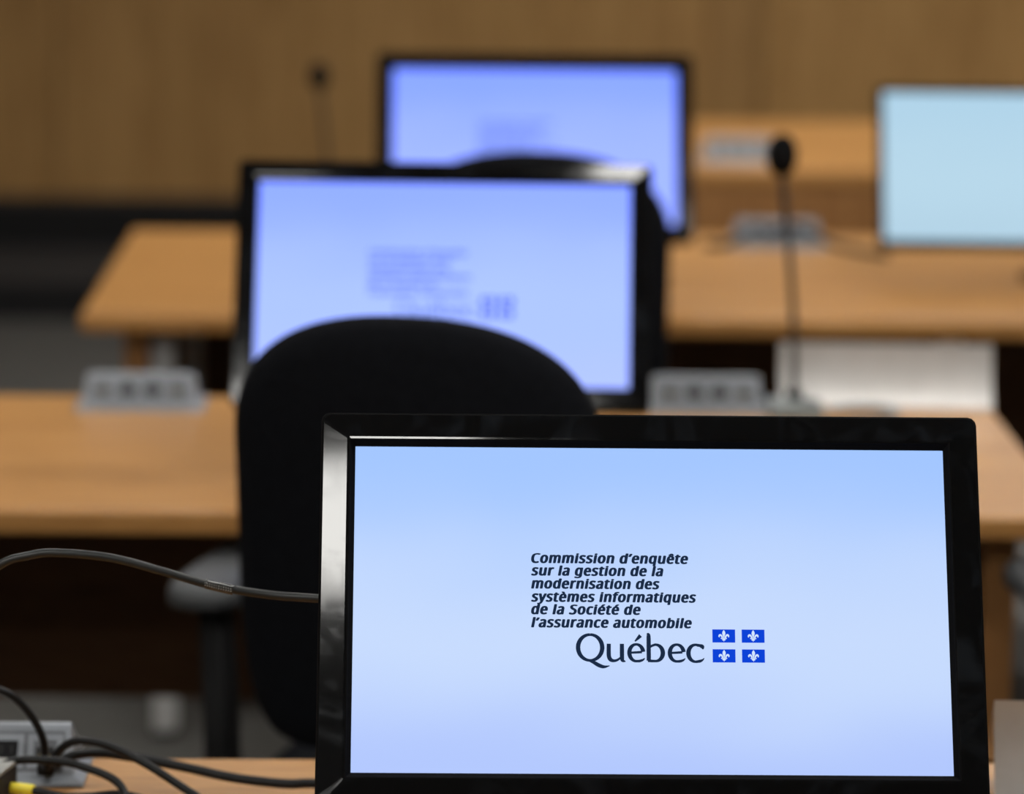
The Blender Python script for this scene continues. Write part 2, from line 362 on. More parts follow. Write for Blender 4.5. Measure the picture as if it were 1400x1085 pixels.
# outlines of an upright humanist sans (units: thousandths; advance, closed contours)
GLYPHS = {' ': (209, []),
 'C': (507, ['323,517 301,516 280,513 260,508 241,502 223,493 206,482 192,470 178,456 166,440 155,423 146,404 139,383 133,361 129,337 126,312 125,286 126,252 131,220 138,191 147,164 160,139 175,117 192,99 213,83 236,71 262,62 291,57 322,55 341,56 359,57 377,59 394,62 410,65 427,69 443,73 460,78 460,15 443,10 427,5 410,1 393,-2 375,-5 356,-7 335,-8 312,-8 270,-6 232,1 197,12 166,28 139,48 115,72 95,99 78,131 65,165 56,203 51,244 49,287 50,319 53,349 59,378 67,406 77,432 89,456 103,478 120,499 138,517 159,534 181,548 206,559 233,569 261,575 292,579 324,581 346,580 367,578 388,576 409,572 429,567 448,561 465,554 482,547 453,486 439,492 425,497 410,503 394,508 378,512 360,515 342,517']),
 'S': (440, ['403,153 401,128 396,106 389,85 378,66 364,49 348,35 328,22 307,11 283,3 257,-3 228,-7 198,-8 182,-8 167,-7 152,-6 137,-5 122,-3 109,-1 96,2 83,4 72,8 61,11 50,15 41,19 41,88 56,82 73,76 92,70 113,65 134,60 156,57 179,55 201,55 222,55 240,57 257,61 273,66 286,72 298,79 308,88 316,98 322,109 327,120 329,133 330,147 330,160 327,173 324,184 318,194 311,204 302,213 291,221 277,230 261,238 242,247 220,255 196,265 178,272 161,279 146,286 131,294 118,302 106,311 95,320 85,330 76,340 69,351 63,363 57,375 53,389 50,403 49,418 48,435 50,457 54,477 61,496 71,513 84,528 99,542 116,553 136,563 157,571 180,576 205,579 231,581 254,580 276,578 297,576 318,572 337,567 355,562 372,555 389,549 366,487 351,493 336,499 319,504 302,508 284,512 266,515 248,517 229,517 212,517 196,515 182,511 169,507 158,501 148,494 140,486 133,478 128,468 124,457 122,446 121,434 122,420 124,407 128,396 133,386 140,376 149,367 160,359 172,351 187,343 204,335 224,327 246,318 270,309 293,299 313,289 332,279 348,268 362,255 374,242 385,228 392,212 398,194 401,175']),
 'a': (450, ['231,437 268,435 299,428 326,418 347,403 364,383 376,358 383,328 385,293 385,0 334,0 320,61 317,61 307,50 298,40 288,30 279,22 268,15 258,9 246,3 234,-1 220,-4 206,-6 190,-8 172,-8 154,-7 136,-5 119,0 103,6 88,13 75,23 64,34 55,48 47,63 41,80 38,99 37,119 40,150 50,176 65,199 87,219 116,234 152,245 194,253 243,257 316,259 316,285 315,309 310,330 303,347 293,359 280,368 265,375 247,379 227,380 210,379 194,378 178,374 163,370 148,365 133,359 119,353 106,347 84,400 99,408 115,414 132,421 151,426 170,431 190,434 210,436', '252,208 215,205 184,200 159,192 141,182 127,170 118,155 112,138 110,119 111,102 115,87 122,75 132,66 144,58 157,53 172,50 188,49 215,51 238,56 260,66 279,79 295,96 306,117 313,142 315,172 315,210']),
 'b': (493, ['139,461 139,448 138,435 138,422 138,410 137,399 136,389 136,380 135,373 139,373 149,386 161,398 174,409 189,419 206,427 226,432 248,436 272,437 310,434 344,423 374,406 401,381 422,350 437,312 446,267 449,215 448,180 444,147 437,118 427,91 415,68 400,48 384,31 365,17 344,6 322,-2 298,-6 272,-8 248,-7 226,-3 206,2 189,10 174,20 161,31 149,42 139,55 133,55 119,0 68,0 68,609 139,609', '260,379 238,377 219,374 202,369 188,361 175,351 165,339 157,325 150,308 145,289 142,268 139,244 139,217 139,214 140,177 145,144 153,116 165,93 181,74 202,61 229,53 261,51 288,53 312,61 332,74 348,93 360,117 369,145 374,178 376,216 374,254 369,287 360,315 348,338 331,356 311,368 288,376']),
 'c': (385, ['241,-8 213,-7 187,-2 162,5 139,15 118,28 99,45 83,65 69,87 58,114 50,143 46,176 44,213 46,250 51,284 59,315 71,342 85,365 102,385 121,401 142,415 166,425 191,432 217,436 245,438 262,437 278,436 293,434 309,431 323,427 336,424 348,419 358,415 337,356 327,360 316,363 304,366 292,370 279,372 267,374 255,376 244,376 223,375 204,371 187,366 172,358 159,347 148,335 138,320 131,303 125,284 120,263 118,239 117,213 118,189 120,166 125,145 131,126 138,109 148,94 159,82 172,71 186,63 202,58 220,54 240,53 257,53 273,55 288,57 302,60 315,64 328,68 340,73 351,78 351,15 340,10 328,5 316,1 304,-2 290,-5 275,-7 258,-8']),
 'd': (493, ['221,-8 182,-5 148,6 118,23 92,48 71,79 56,117 47,162 44,214 47,266 56,311 71,350 93,381 119,406 149,424 183,434 221,438 238,437 253,436 267,433 280,429 292,425 303,420 314,413 323,407 332,399 340,391 348,383 354,374 359,374 356,405 356,415 355,424 355,431 354,438 354,609 425,609 425,0 368,0 358,58 354,58 348,49 340,40 332,32 323,24 314,17 303,11 292,6 279,1 266,-3 252,-6 237,-7', '232,51 263,53 290,60 311,71 328,88 340,109 348,135 354,165 355,200 355,213 354,251 349,284 340,313 329,336 313,355 291,369 264,377 231,379 204,376 181,368 162,354 146,334 133,309 124,281 119,249 117,213 119,176 124,144 133,116 146,93 162,74 181,61 205,53']),
 'e': (452, ['234,438 261,436 286,432 308,424 329,414 348,401 364,385 378,367 390,346 399,323 406,299 410,272 411,244 411,201 117,201 120,167 127,137 139,111 154,90 174,74 197,62 224,55 254,52 274,53 293,54 310,56 327,60 343,64 359,69 375,75 392,82 392,20 376,13 359,8 343,3 327,-1 310,-4 292,-6 272,-8 251,-8 221,-6 194,-2 167,6 143,17 121,31 101,48 85,68 70,91 59,117 51,146 46,177 44,212 46,246 50,277 57,306 68,333 81,357 96,378 114,395 134,411 157,423 181,431 207,436', '233,380 209,378 188,372 170,362 154,348 140,330 130,309 123,285 119,257 338,257 337,275 335,292 331,307 326,322 320,334 312,346 303,356 292,364 280,371 266,376 251,379']),
 'f': (276, ['266,375 158,375 158,0 87,0 87,375 12,375 12,408 87,432 87,457 88,483 92,507 97,528 104,547 113,563 124,577 137,588 152,597 168,604 186,609 206,612 227,613 239,613 252,612 263,611 274,609 284,607 294,604 302,602 310,599 292,544 285,546 278,548 270,550 262,552 254,553 245,555 237,555 228,556 211,554 197,550 185,542 175,532 168,519 162,502 159,481 158,458 158,430 266,430']),
 'g': (493, ['221,438 241,437 261,434 280,429 297,422 314,413 329,402 343,388 355,373 359,373 369,430 425,430 425,-7 424,-36 420,-63 413,-88 404,-109 392,-129 378,-146 361,-160 341,-172 318,-181 293,-187 264,-191 233,-192 210,-192 188,-191 167,-189 147,-186 128,-182 110,-177 94,-172 78,-165 78,-100 94,-108 111,-114 129,-120 149,-125 170,-129 191,-132 214,-133 237,-134 263,-132 286,-126 306,-116 324,-101 337,-84 347,-63 353,-39 355,-13 355,4 356,32 358,57 354,57 343,42 329,28 315,17 299,8 281,1 263,-4 243,-7 221,-8 182,-4 147,7 117,25 91,51 70,83 56,121 47,164 44,214 47,263 56,306 70,344 91,377 117,404 147,423 181,434', '230,379 213,377 197,374 182,368 169,359 157,349 147,336 138,320 130,303 125,284 120,262 118,239 117,213 119,176 124,143 134,115 146,92 163,73 182,60 205,52 232,50 248,50 262,52 276,54 288,58 299,63 309,69 318,76 326,85 334,94 340,105 345,117 349,131 352,145 354,161 356,179 356,197 356,214 355,242 353,267 349,289 343,309 335,326 326,340 315,352 302,362 287,369 270,374 251,377']),
 'i': (207, ['139,430 139,0 68,0 68,430', '104,591 112,590 119,588 126,585 133,580 138,574 142,566 144,557 145,546 144,536 142,526 138,519 133,512 126,508 119,504 112,502 104,501 96,502 88,504 81,508 75,512 69,519 66,526 63,536 63,546 63,557 66,566 69,574 75,580 81,585 88,588 96,590']),
 'l': (207, ['139,0 68,0 68,609 139,609']),
 'm': (750, ['540,438 574,436 603,429 628,417 649,401 665,379 676,352 683,319 685,280 685,0 615,0 615,277 614,300 610,321 603,338 594,353 582,364 567,372 549,377 528,379 499,376 474,369 454,358 438,342 426,322 418,298 413,270 411,237 411,0 342,0 342,277 341,293 339,308 336,321 332,333 327,344 320,353 312,361 303,367 293,372 281,376 268,378 253,379 233,377 215,374 199,368 185,360 174,350 164,338 156,324 150,308 145,290 141,269 139,247 139,223 139,0 68,0 68,430 125,430 136,371 140,371 147,382 155,392 163,401 173,409 183,416 194,422 205,427 217,431 229,434 241,436 254,437 266,438 290,437 312,433 332,428 349,420 365,410 378,398 389,383 398,366 402,366 414,383 427,398 443,410 461,420 480,428 499,433 519,437']),
 'n': (496, ['275,438 311,436 343,429 369,417 391,401 409,379 421,352 428,319 431,280 431,0 361,0 361,275 359,299 355,321 348,338 338,353 324,364 308,372 288,377 265,379 232,376 204,368 182,356 166,338 154,316 146,289 140,258 139,223 139,0 68,0 68,430 125,430 136,371 140,371 147,382 156,392 165,401 175,409 186,416 198,422 210,427 222,431 235,434 248,436 262,437']),
 'o': (485, ['442,216 441,190 438,165 434,142 428,121 420,101 411,82 400,66 388,51 374,37 359,25 342,15 324,7 305,0 285,-4 264,-7 241,-8 221,-7 200,-4 181,0 163,7 145,15 129,25 114,37 100,51 88,66 77,82 67,101 59,121 52,142 48,165 45,190 44,216 46,250 50,282 58,310 68,336 81,360 97,380 116,397 137,412 161,423 186,431 214,436 244,438 272,436 299,431 324,423 347,412 368,397 387,380 403,360 417,336 428,310 436,282 440,250', '117,216 118,191 120,169 125,147 130,128 138,110 147,95 159,82 172,71 187,62 203,56 222,52 243,51 264,52 282,56 299,62 314,71 327,82 339,95 348,110 356,128 361,147 366,169 368,191 369,216 368,240 365,263 361,284 355,303 348,320 338,335 327,348 314,359 299,367 282,374 263,377 242,379 212,376 185,368 164,354 147,335 134,311 124,284 119,252']),
 'q': (493, ['354,-9 355,25 356,34 356,43 357,51 358,58 354,58 344,45 332,32 318,21 303,11 285,3 266,-3 243,-7 219,-8 182,-5 148,6 119,23 93,48 71,79 56,117 47,162 44,214 46,249 50,282 57,311 67,338 79,361 93,381 110,398 129,413 150,424 172,432 196,436 221,438 245,437 267,433 287,427 304,419 319,408 333,397 345,385 355,371 358,371 369,430 425,430 425,-192 354,-192', '233,51 254,52 272,55 289,60 304,67 316,76 327,87 335,100 342,116 348,134 352,153 354,175 355,199 355,213 354,252 348,285 340,314 328,337 312,356 290,369 263,377 231,379 204,376 181,368 161,354 145,334 133,309 124,281 119,249 117,213 119,176 124,145 133,117 146,93 162,75 182,61 205,53']),
 'r': (331, ['269,438 295,437 301,436 308,435 314,434 319,433 310,368 287,372 281,373 275,373 270,374 264,374 252,373 240,371 228,368 217,363 206,358 195,351 186,343 176,334 168,324 161,313 154,301 149,289 144,275 141,261 139,245 139,229 139,0 68,0 68,430 126,430 134,351 137,351 144,363 152,374 161,385 170,395 180,404 191,413 202,420 214,426 227,431 240,435 254,437']),
 's': (384, ['348,119 347,99 343,80 336,64 327,49 316,36 302,24 286,14 268,6 248,0 226,-4 202,-7 176,-8 155,-8 135,-6 116,-4 99,-1 83,3 68,8 55,13 42,19 42,83 55,77 70,71 86,65 104,60 122,55 141,52 159,50 178,49 203,50 224,53 242,59 256,66 266,76 274,86 278,99 280,112 279,120 278,128 275,135 271,141 266,148 259,154 250,160 239,167 227,173 212,180 194,188 174,196 154,204 135,212 118,220 103,228 89,236 76,245 66,255 57,266 50,278 45,292 42,307 41,324 44,350 52,372 66,392 85,408 109,421 137,430 168,436 202,438 221,437 240,436 258,434 275,430 292,426 308,421 324,415 339,409 315,353 301,358 287,363 273,368 258,372 243,376 228,378 213,380 197,380 177,379 159,377 144,372 131,366 121,358 114,350 110,339 108,328 109,319 111,312 114,304 119,298 125,292 133,286 142,280 154,274 167,268 182,261 199,254 219,246 239,239 257,231 274,223 289,215 302,206 314,197 324,187 333,176 339,164 344,150 347,135']),
 't': (290, ['212,50 220,50 228,50 236,51 245,53 253,54 260,55 266,57 272,59 272,5 266,2 258,0 250,-2 240,-4 229,-6 219,-7 209,-8 200,-8 183,-7 167,-5 152,-1 138,4 124,11 112,20 101,31 91,44 84,60 78,79 75,100 74,125 74,375 13,375 13,409 75,437 103,528 144,528 144,430 269,430 269,375 144,375 144,127 146,108 149,93 155,79 163,69 173,60 185,54 198,51']),
 'u': (496, ['427,430 427,0 370,0 359,57 356,57 349,46 340,36 331,28 321,20 310,13 298,8 286,3 273,-1 260,-4 247,-6 234,-8 220,-8 195,-7 173,-4 152,1 134,8 117,18 103,29 91,43 81,59 73,78 68,99 64,122 63,148 63,430 135,430 135,153 136,129 141,108 148,91 158,76 171,65 188,57 207,52 230,51 253,52 273,55 291,61 306,69 319,79 330,91 338,105 345,121 350,140 354,160 356,182 357,206 357,430']),
 'y': (409, ['1,430 76,430 169,185 184,144 187,134 191,124 194,114 196,105 199,95 201,86 204,77 205,68 209,68 211,79 215,91 219,105 224,121 229,137 234,153 240,170 245,186 333,430 409,430 224,-59 216,-79 207,-97 198,-114 188,-130 177,-144 165,-156 152,-167 138,-176 123,-183 106,-188 87,-191 67,-192 58,-192 49,-192 41,-191 34,-190 9,-186 9,-130 30,-133 36,-134 43,-134 49,-135 56,-135 68,-134 79,-132 90,-130 99,-126 108,-120 116,-114 123,-107 130,-99 136,-90 142,-80 147,-70 152,-59 174,-2']),
 'è': (452, ['234,438 261,436 286,432 308,424 329,414 348,401 364,385 378,367 390,346 399,323 406,299 410,272 411,244 411,201 117,201 120,167 127,137 139,111 154,90 174,74 197,62 224,55 254,52 274,53 293,54 310,56 327,60 343,64 359,69 375,75 392,82 392,20 376,13 359,8 343,3 327,-1 310,-4 292,-6 272,-8 251,-8 221,-6 194,-2 167,6 143,17 121,31 101,48 85,68 70,91 59,117 51,146 46,177 44,212 46,246 50,277 57,306 68,333 81,357 96,378 114,395 134,411 157,423 181,431 207,436', '233,380 209,378 188,372 170,362 154,348 140,330 130,309 123,285 119,257 338,257 337,275 335,292 331,307 326,322 320,334 312,346 303,356 292,364 280,371 266,376 251,379', '209,614 213,605 218,596 224,585 231,575 237,564 244,553 251,542 259,532 266,522 273,512 279,504 285,496 285,486 238,486 231,492 224,498 216,505 208,513 199,521 191,529 183,537 174,546 166,554 159,563 152,571 145,579 139,587 133,594 128,600 124,606 124,614']),
 'é': (452, ['234,438 261,436 286,432 308,424 329,414 348,401 364,385 378,367 390,346 399,323 406,299 410,272 411,244 411,201 117,201 120,167 127,137 139,111 154,90 174,74 197,62 224,55 254,52 274,53 293,54 310,56 327,60 343,64 359,69 375,75 392,82 392,20 376,13 359,8 343,3 327,-1 310,-4 292,-6 272,-8 251,-8 221,-6 194,-2 167,6 143,17 121,31 101,48 85,68 70,91 59,117 51,146 46,177 44,212 46,246 50,277 57,306 68,333 81,357 96,378 114,395 134,411 157,423 181,431 207,436', '233,380 209,378 188,372 170,362 154,348 140,330 130,309 123,285 119,257 338,257 337,275 335,292 331,307 326,322 320,334 312,346 303,356 292,364 280,371 266,376 251,379', '347,606 343,600 338,594 333,587 326,579 319,571 312,563 304,554 296,546 288,537 280,529 272,521 263,513 255,505 247,498 240,492 233,486 186,486 186,496 192,504 199,512 205,522 212,532 219,542 226,553 233,564 240,575 246,585 252,596 258,605 262,614 347,614']),
 'ê': (452, ['234,438 261,436 286,432 308,424 329,414 348,401 364,385 378,367 390,346 399,323 406,299 410,272 411,244 411,201 117,201 120,167 127,137 139,111 154,90 174,74 197,62 224,55 254,52 274,53 293,54 310,56 327,60 343,64 359,69 375,75 392,82 392,20 376,13 359,8 343,3 327,-1 310,-4 292,-6 272,-8 251,-8 221,-6 194,-2 167,6 143,17 121,31 101,48 85,68 70,91 59,117 51,146 46,177 44,212 46,246 50,277 57,306 68,333 81,357 96,378 114,395 134,411 157,423 181,431 207,436', '233,380 209,378 188,372 170,362 154,348 140,330 130,309 123,285 119,257 338,257 337,275 335,292 331,307 326,322 320,334 312,346 303,356 292,364 280,371 266,376 251,379', '264,614 269,605 276,596 283,585 291,575 301,564 310,553 319,542 329,531 339,521 348,512 356,503 364,495 364,486 314,486 304,493 293,500 282,509 271,518 260,527 249,537 238,547 227,558 216,548 205,537 194,527 184,518 173,509 162,501 152,493 141,486 93,486 93,495 101,503 109,512 118,522 127,532 136,542 146,553 155,564 164,575 172,585 179,596 186,605 192,614']),
 '’': (141, ['131,564 127,549 122,534 118,519 112,503 107,486 101,470 94,454 88,437 81,421 75,406 68,391 62,376 10,376 21,424 24,437 27,450 30,463 32,476 42,527 50,573 125,573'])}
def make_caption(y):
    """each line is set from the outlines, slanted, made heavy by spreading every outline, and fitted to its width"""
    bm = bmesh.new(); K = .0000125
    spread = [(57*math.cos(R(a)), 26*math.sin(R(a))) for a in range(0, 360, 45)]
    high = lambda b: b*.82 if b < 0 else (b*1.17 if b < 430 else 503 + (b-430)*.72)      # large lower-case letters, short tails
    for s, z, width in LINES:
        cu = bpy.data.curves.new('line', 'CURVE'); cu.dimensions = '2D'; cu.fill_mode = 'BOTH'
        pen = 0
        for ch in s:
            adv, contours = GLYPHS[ch]
            for c in contours:
                P = [tuple(map(float, q.split(','))) for q in c.split()]
                sp = cu.splines.new('POLY'); sp.points.add(len(P)-1); sp.use_cyclic_u = True
                for pt, (a, b) in zip(sp.points, P): pt.co = (pen + a + .20*b, high(b), 0, 1)
            pen += adv + 62
        o = bpy.data.objects.new('line', cu); COL.objects.link(o)
        bpy.context.view_layer.update()
        me = bpy.data.meshes.new_from_object(o.evaluated_get(bpy.context.evaluated_depsgraph_get()))
        xs = [v.co.x for v in me.vertices]; x0, x1 = min(xs)-57, max(xs)+57; k = width/(x1-x0)
        for q, (dx, dz) in enumerate(spread):
            vm = [bm.verts.new(((v.co.x+dx-x0)*k - .0958, y - .000004*q, (v.co.y+dz)*K + z)) for v in me.vertices]
            for f in me.polygons: bm.faces.new([vm[v] for v in f.vertices])
        bpy.data.objects.remove(o); bpy.data.curves.remove(cu); bpy.data.meshes.remove(me)
    return bm
FLAGS = [(.0577, -.0214), (.0811, -.0214), (.0577, -.0376), (.0811, -.0376)]
def monitor(label, pos, tilt, rz, group, prof=WIDE, sx=SX, foot=1.0):
    """pos = centre of the picture; the stand stands on the desk below it"""
    hz = pos[2] - .74
    t = empty('computer_monitor', (pos[0]-math.sin(rz)*-.0, pos[1]+.075, .74), rz, label, 'monitor', group)
    rot = (-tilt, 0, 0); loc = (0, -.075, hz)
    bz_ = obj('bezel', make_bezel(prof, sx), M['bezel'], t, loc, rot); bz_.data.materials.append(M['lip'])
    if prof is SLIM: bz_.data.materials[0] = M['black_matte']
    obj('rear_shell', make_shell(prof[-1][0], sx), M['black_matte'], t, loc, rot)
    scr = obj('screen', bx(-sx, sx, .0006, .004, -SZ, SZ), M['screen'], t, loc, rot)
    cs, sn = math.cos(tilt), math.sin(tilt)
    by = -.075 + .052*cs; bz = hz - .052*sn
    bm = bmesh.new()
    rings = []
    for f in (0, .25, .5, .75, 1):
        z = .010 + (bz-.010)*f; y = .035 + (by-.002-.035)*f*f; wd = .032-.006*f
        rings.append([(px, y+py, z) for px, py in rrect(wd, .013, .008, 3)])
    loft(bm, rings); obj('stand_neck', bm, M['black_matte'], t, smooth=False)
    bm = bmesh.new(); n = 40
    ell = lambda a, b, z: [(a*foot*math.cos(2*math.pi*i/n), .005 + b*math.sin(2*math.pi*i/n), z) for i in range(n)]
    loft(bm, [ell(.120, .088, 0), ell(.123, .090, .003), ell(.120, .087, .008), ell(.05, .035, .013)])
    obj('stand_base', bm, M['bezel'], t)
    return t, scr
near, near_screen = monitor('large sharp black monitor in front showing pale blue slide with caption and four flags', (.1662, 2.7757, .9961), R(27.78), 0, 'black monitors on the desks')
obj('caption_lettering', make_caption(-.0002), M['text'], near_screen)['label'] = 'six lines of bold italic navy text'
obj('wordmark_lettering', make_wordmark(-.0002), M['text'], near_screen)['label'] = 'large navy place name'
for fx, fz in FLAGS:
    obj('flag', bx(fx-.00905, fx+.00905, -.0001, .0004, fz-.0053, fz+.0053), M['flag'], near_screen)
    obj('lily_emblem', make_lily(fx, fz, -.0004, .0088, .0096), M['lily'], near_screen)
def monitor_copy(label, pos, tilt, rz, screen_mat, slide=True, **k):
    t, scr = monitor(label, pos, tilt, rz, 'black monitors on the desks', **k)
    scr.data.materials[0] = screen_mat
    if slide:
        for ch in near_screen.children:
            c = ch.copy(); COL.objects.link(c); c.parent = scr
            if 'lettering' in c.name: c.material_slots[0].link = 'OBJECT'; c.material_slots[0].material = M['text_far']
    return t
monitor_copy('middle monitor on the second desk, its blurred blue slide half hidden by a chair back', (-.0004, 4.5117, .9858), R(23.87), R(-1.9), M['screen_blue'])
monitor_copy('blurred monitor on the third desk behind the middle monitor, showing a blue slide', (.1483, 5.9808, .991), R(22.33), 0, M['screen_deep'])
monitor_copy('blurred slim framed monitor with a blank pale cyan screen, cut by the right edge', (1.081, 6.12, .9465), R(24.7), R(-1.5), M['screen_cyan'], False, prof=SLIM, sx=.326, foot=.6)

# ------------------------------------------------------------------ chairs
def make_chair():
    t = empty('office_chair', (0, 0, 0))
    # five-star base and casters
    bm = bmesh.new(); lathe(bm, [(.035, .075), (.045, .085), (.045, .125), (.03, .135)], 0, 0, 20)
    for k in range(5):
        a = R(90 + 72*k); ca, sa = math.cos(a), math.sin(a)
        rings = []
        for rr, wd, z0, z1 in ((.03, .026, .085, .125), (.15, .021, .075, .108), (.29, .016, .062, .088)):
            rings.append([(rr*ca - s*sa*wd, rr*sa + s*ca*wd, z) for s, z in ((-1, z0), (1, z0), (1, z1), (-1, z1))])
        loft(bm, rings)
    obj('star_base', bm, M['chair_plastic'], t, bevel=.003)
    for k in range(5):
        a = R(90 + 72*k); cx, cy = .28*math.cos(a), .28*math.sin(a); bm = bmesh.new(); n = 18
        for off in (-.018, .018):
            rings = []
            for dx, rr in ((-.009, .024), (-.006, .028), (.006, .028), (.009, .024)):
                rings.append([(cx + (off+dx)*math.cos(a+R(90)) + rr*math.cos(2*math.pi*i/n)*math.cos(a), cy + (off+dx)*math.sin(a+R(90)) + rr*math.cos(2*math.pi*i/n)*math.sin(a), .028 + rr*math.sin(2*math.pi*i/n)) for i in range(n)])
            loft(bm, rings)
        lathe(bm, [(.006, .03), (.006, .068)], cx, cy, 10)
        obj('caster', bm, M['chair_plastic'], t)
    bm = bmesh.new(); lathe(bm, [(.028, .12), (.028, .27), (.018, .271), (.018, .39)], 0, 0, 20); obj('gas_column', bm, M['chair_plastic'], t)
    bm = bmesh.new(); box(bm, -.09, .09, -.12, .10, .375, .41); obj('tilt_mechanism', bm, M['chair_plastic'], t, bevel=.006)
    # seat cushion
    bm = bmesh.new(); rings = []
    for f, z in ((.80, .408), (.97, .418), (1, .44), (1, .465), (.95, .485), (.8, .496), (.4, .499)):
        rings.append([(px*f, .01 + py*f, z - (.02*max(0, py/.24)**3)) for px, py in rrect(.25, .24, .09, 6)])
    loft(bm, rings); obj('seat', bm, M['fabric'], t, smooth=True)
    # backrest: an upholstered pillow, wrapped slightly forward at its sides
    N = 72; hw, zc, top, bot = .205, .925, .142, .36
    outl = []
    for i in range(N):
        a = 2*math.pi*i/N; c, s = math.cos(a), math.sin(a)
        e = 2.35 if s > 0 else 7.0
        x = hw*math.copysign(abs(c)**(2/e), c); z = (top if s > 0 else bot)*math.copysign(abs(s)**(2/e), s)
        x *= 1 - .03*max(0, -z/bot)**2
        outl.append((x, z))
    def lay(f, off):
        out = []
        for x, z in outl:
            X, Z = x*f, (-.10 + (z+.10)*f)
            out.append((X, -.255 + .55*X*X - .07*Z + off + .05*max(0, -Z-.18), zc+Z))
        return out
    rings = [lay(f, o) for f, o in ((.02, .032), (.5, .031), (.8, .027), (.93, .018), (.985, .008), (1, 0), (.99, -.010), (.95, -.019), (.85, -.026), (.5, -.030), (.02, -.031))]
    bm = bmesh.new(); loft(bm, rings); obj('backrest', bm, M['fabric'], t, smooth=True)
    bm = bmesh.new()
    tube(bm, [(0, -.08, .392), (0, -.20, .392), (0, -.285, .42), (0, -.30, .52), (0, -.292, .66)], .022, 10)
    obj('back_support', bm, M['chair_plastic'], t, smooth=True)
    for s in (-1, 1):
        bm = bmesh.new(); rings = []
        path = spline([(s*.16, -.02, .404), (s*.265, -.02, .404), (s*.292, -.015, .45), (s*.305, .01, .55), (s*.335, .08, .655)], 6)
        for i, q in enumerate(path):
            tn = (path[min(i+1, len(path)-1)] - path[max(i-1, 0)]).normalized(); nx = Vector((-tn.z, 0, tn.x)).normalized()
            rings.append([q + nx*.014*a + Vector((0, .030*b, 0)) for a, b in ((-1, -1), (1, -1), (1, 1), (-1, 1))])
        loft(bm, rings); arm = obj('armrest', bm, M['chair_plastic'], t, bevel=.004)
        bm = bmesh.new(); rings = []
        for f, z in ((.86, .650), (1, .657), (1, .672), (.93, .682), (.7, .686)):
            rings.append([(s*.335 + px*f, .145 + py*f, z) for px, py in rrect(.044, .145, .04, 6)])
        loft(bm, rings); obj('arm_pad', bm, M['arm_pad'], arm, smooth=True)['label'] = 'grey rubber arm pad'
    return t
def place_chair(t, x, y, rz, label):
    t.location = (x, y, 0); t.rotation_euler = (0, 0, rz)
    return tag(t, label, 'chair', 'black office chairs at the desks')
chair0 = make_chair()
chairB, chairC = copy_tree(chair0), copy_tree(chair0)
place_chair(chair0, .030, 4.027, R(-15), 'black fabric office chair directly behind the large sharp monitor, facing the middle monitor')
place_chair(chairB, .144, 5.545, R(-3), 'black office chair between the middle and rear monitors, mostly hidden behind the middle one')
place_chair(chairC, 1.10, 4.08, R(8), 'office chair at the far right edge, only its grey left armrest showing')
# the chair between the two rear monitors has plain black arm pads
black_pad = None
for a in chairB.children:
    for c in a.children:
        if c.name.startswith('arm_pad'):
            if black_pad is None: black_pad = c.data.copy(); black_pad.materials[0] = M['chair_plastic']
            c.data = black_pad; c['label'] = 'black arm pad'

# ------------------------------------------------------------------ desk power boxes
def make_power_box():
    t = empty('power_box', (0, 0, 0))
    W = .086
    def sec(w0, y0, w1, y1, z): return [(-w0, y0, z), (w0, y0, z), (w1, y1, z), (-w1, y1, z)]
    # housing: flared foot, sloped front face, slanted ends, flat top
    bm = bmesh.new()
    loft(bm, [sec(.090, -.054, .090, .050, 0), sec(.090, -.054, .090, .050, .003), sec(.080, -.040, .080, .046, .010), sec(.0755, -.0145, .0755, .010, .0475), sec(.0745, -.0095, .0745, .004, .0545), sec(.0735, -.007, .0735, .001, .0560)])
    obj('housing', bm, M['box_grey'], t, bevel=.0015)
    # front face plane between (y -.040, z .009) and (y -.010, z .053)
    ang = math.atan2(.030, .044)
    def on_face(bm_, u0, u1, v0, v1, d0, d1):
        vs = box(bm_, u0, u1, -d1, -d0, v0, v1)
        for v in vs:
            y, z = v.co.y, v.co.z
            v.co = Vector((v.co.x, -.040 + z*math.sin(ang) + y*math.cos(ang), .009 + z*math.cos(ang) - y*math.sin(ang)))
    bm = bmesh.new(); on_face(bm, -.070, .070, .004, .049, 0, .0012); obj('face_plate', bm, M['box_mid'], t)
    for k, u in enumerate((-.0525, -.0175, .0175, .0525)):
        bm = bmesh.new()
        for a in ((u-.0155, u+.0155, .038, .045), (u-.0155, u+.0155, .008, .015), (u-.0155, u-.0105, .015, .038), (u+.0105, u+.0155, .015, .038)): on_face(bm, *a, .001, .0032)
        f = obj('module_frame', bm, M['box_grey'], t)
        bm = bmesh.new(); on_face(bm, u-.0105, u+.0105, .015, .038, .0008, .0018)
        obj('socket', bm, M['socket'] if k in (1, 2) else M['box_mid'], f)
        bm = bmesh.new()
        if k in (1, 2):
            for du in (-.0045, .0045): on_face(bm, u+du-.0011, u+du+.0011, .024, .033, .0015, .0022)
            on_face(bm, u-.002, u+.002, .0175, .0205, .0015, .0022); obj('slot', bm, M['contact'], f)
        else:
            on_face(bm, u-.008, u+.008, .0165, .0310, .0015, .0022); obj('port', bm, M['contact'], f)
            bm = bmesh.new()
            for q in range(2): on_face(bm, u-.005, u+.005, .0185+.0035*q, .0193+.0035*q, .0021, .0026)
            obj('contacts', bm, M['gold'], f)
    return t
pb0 = make_power_box()
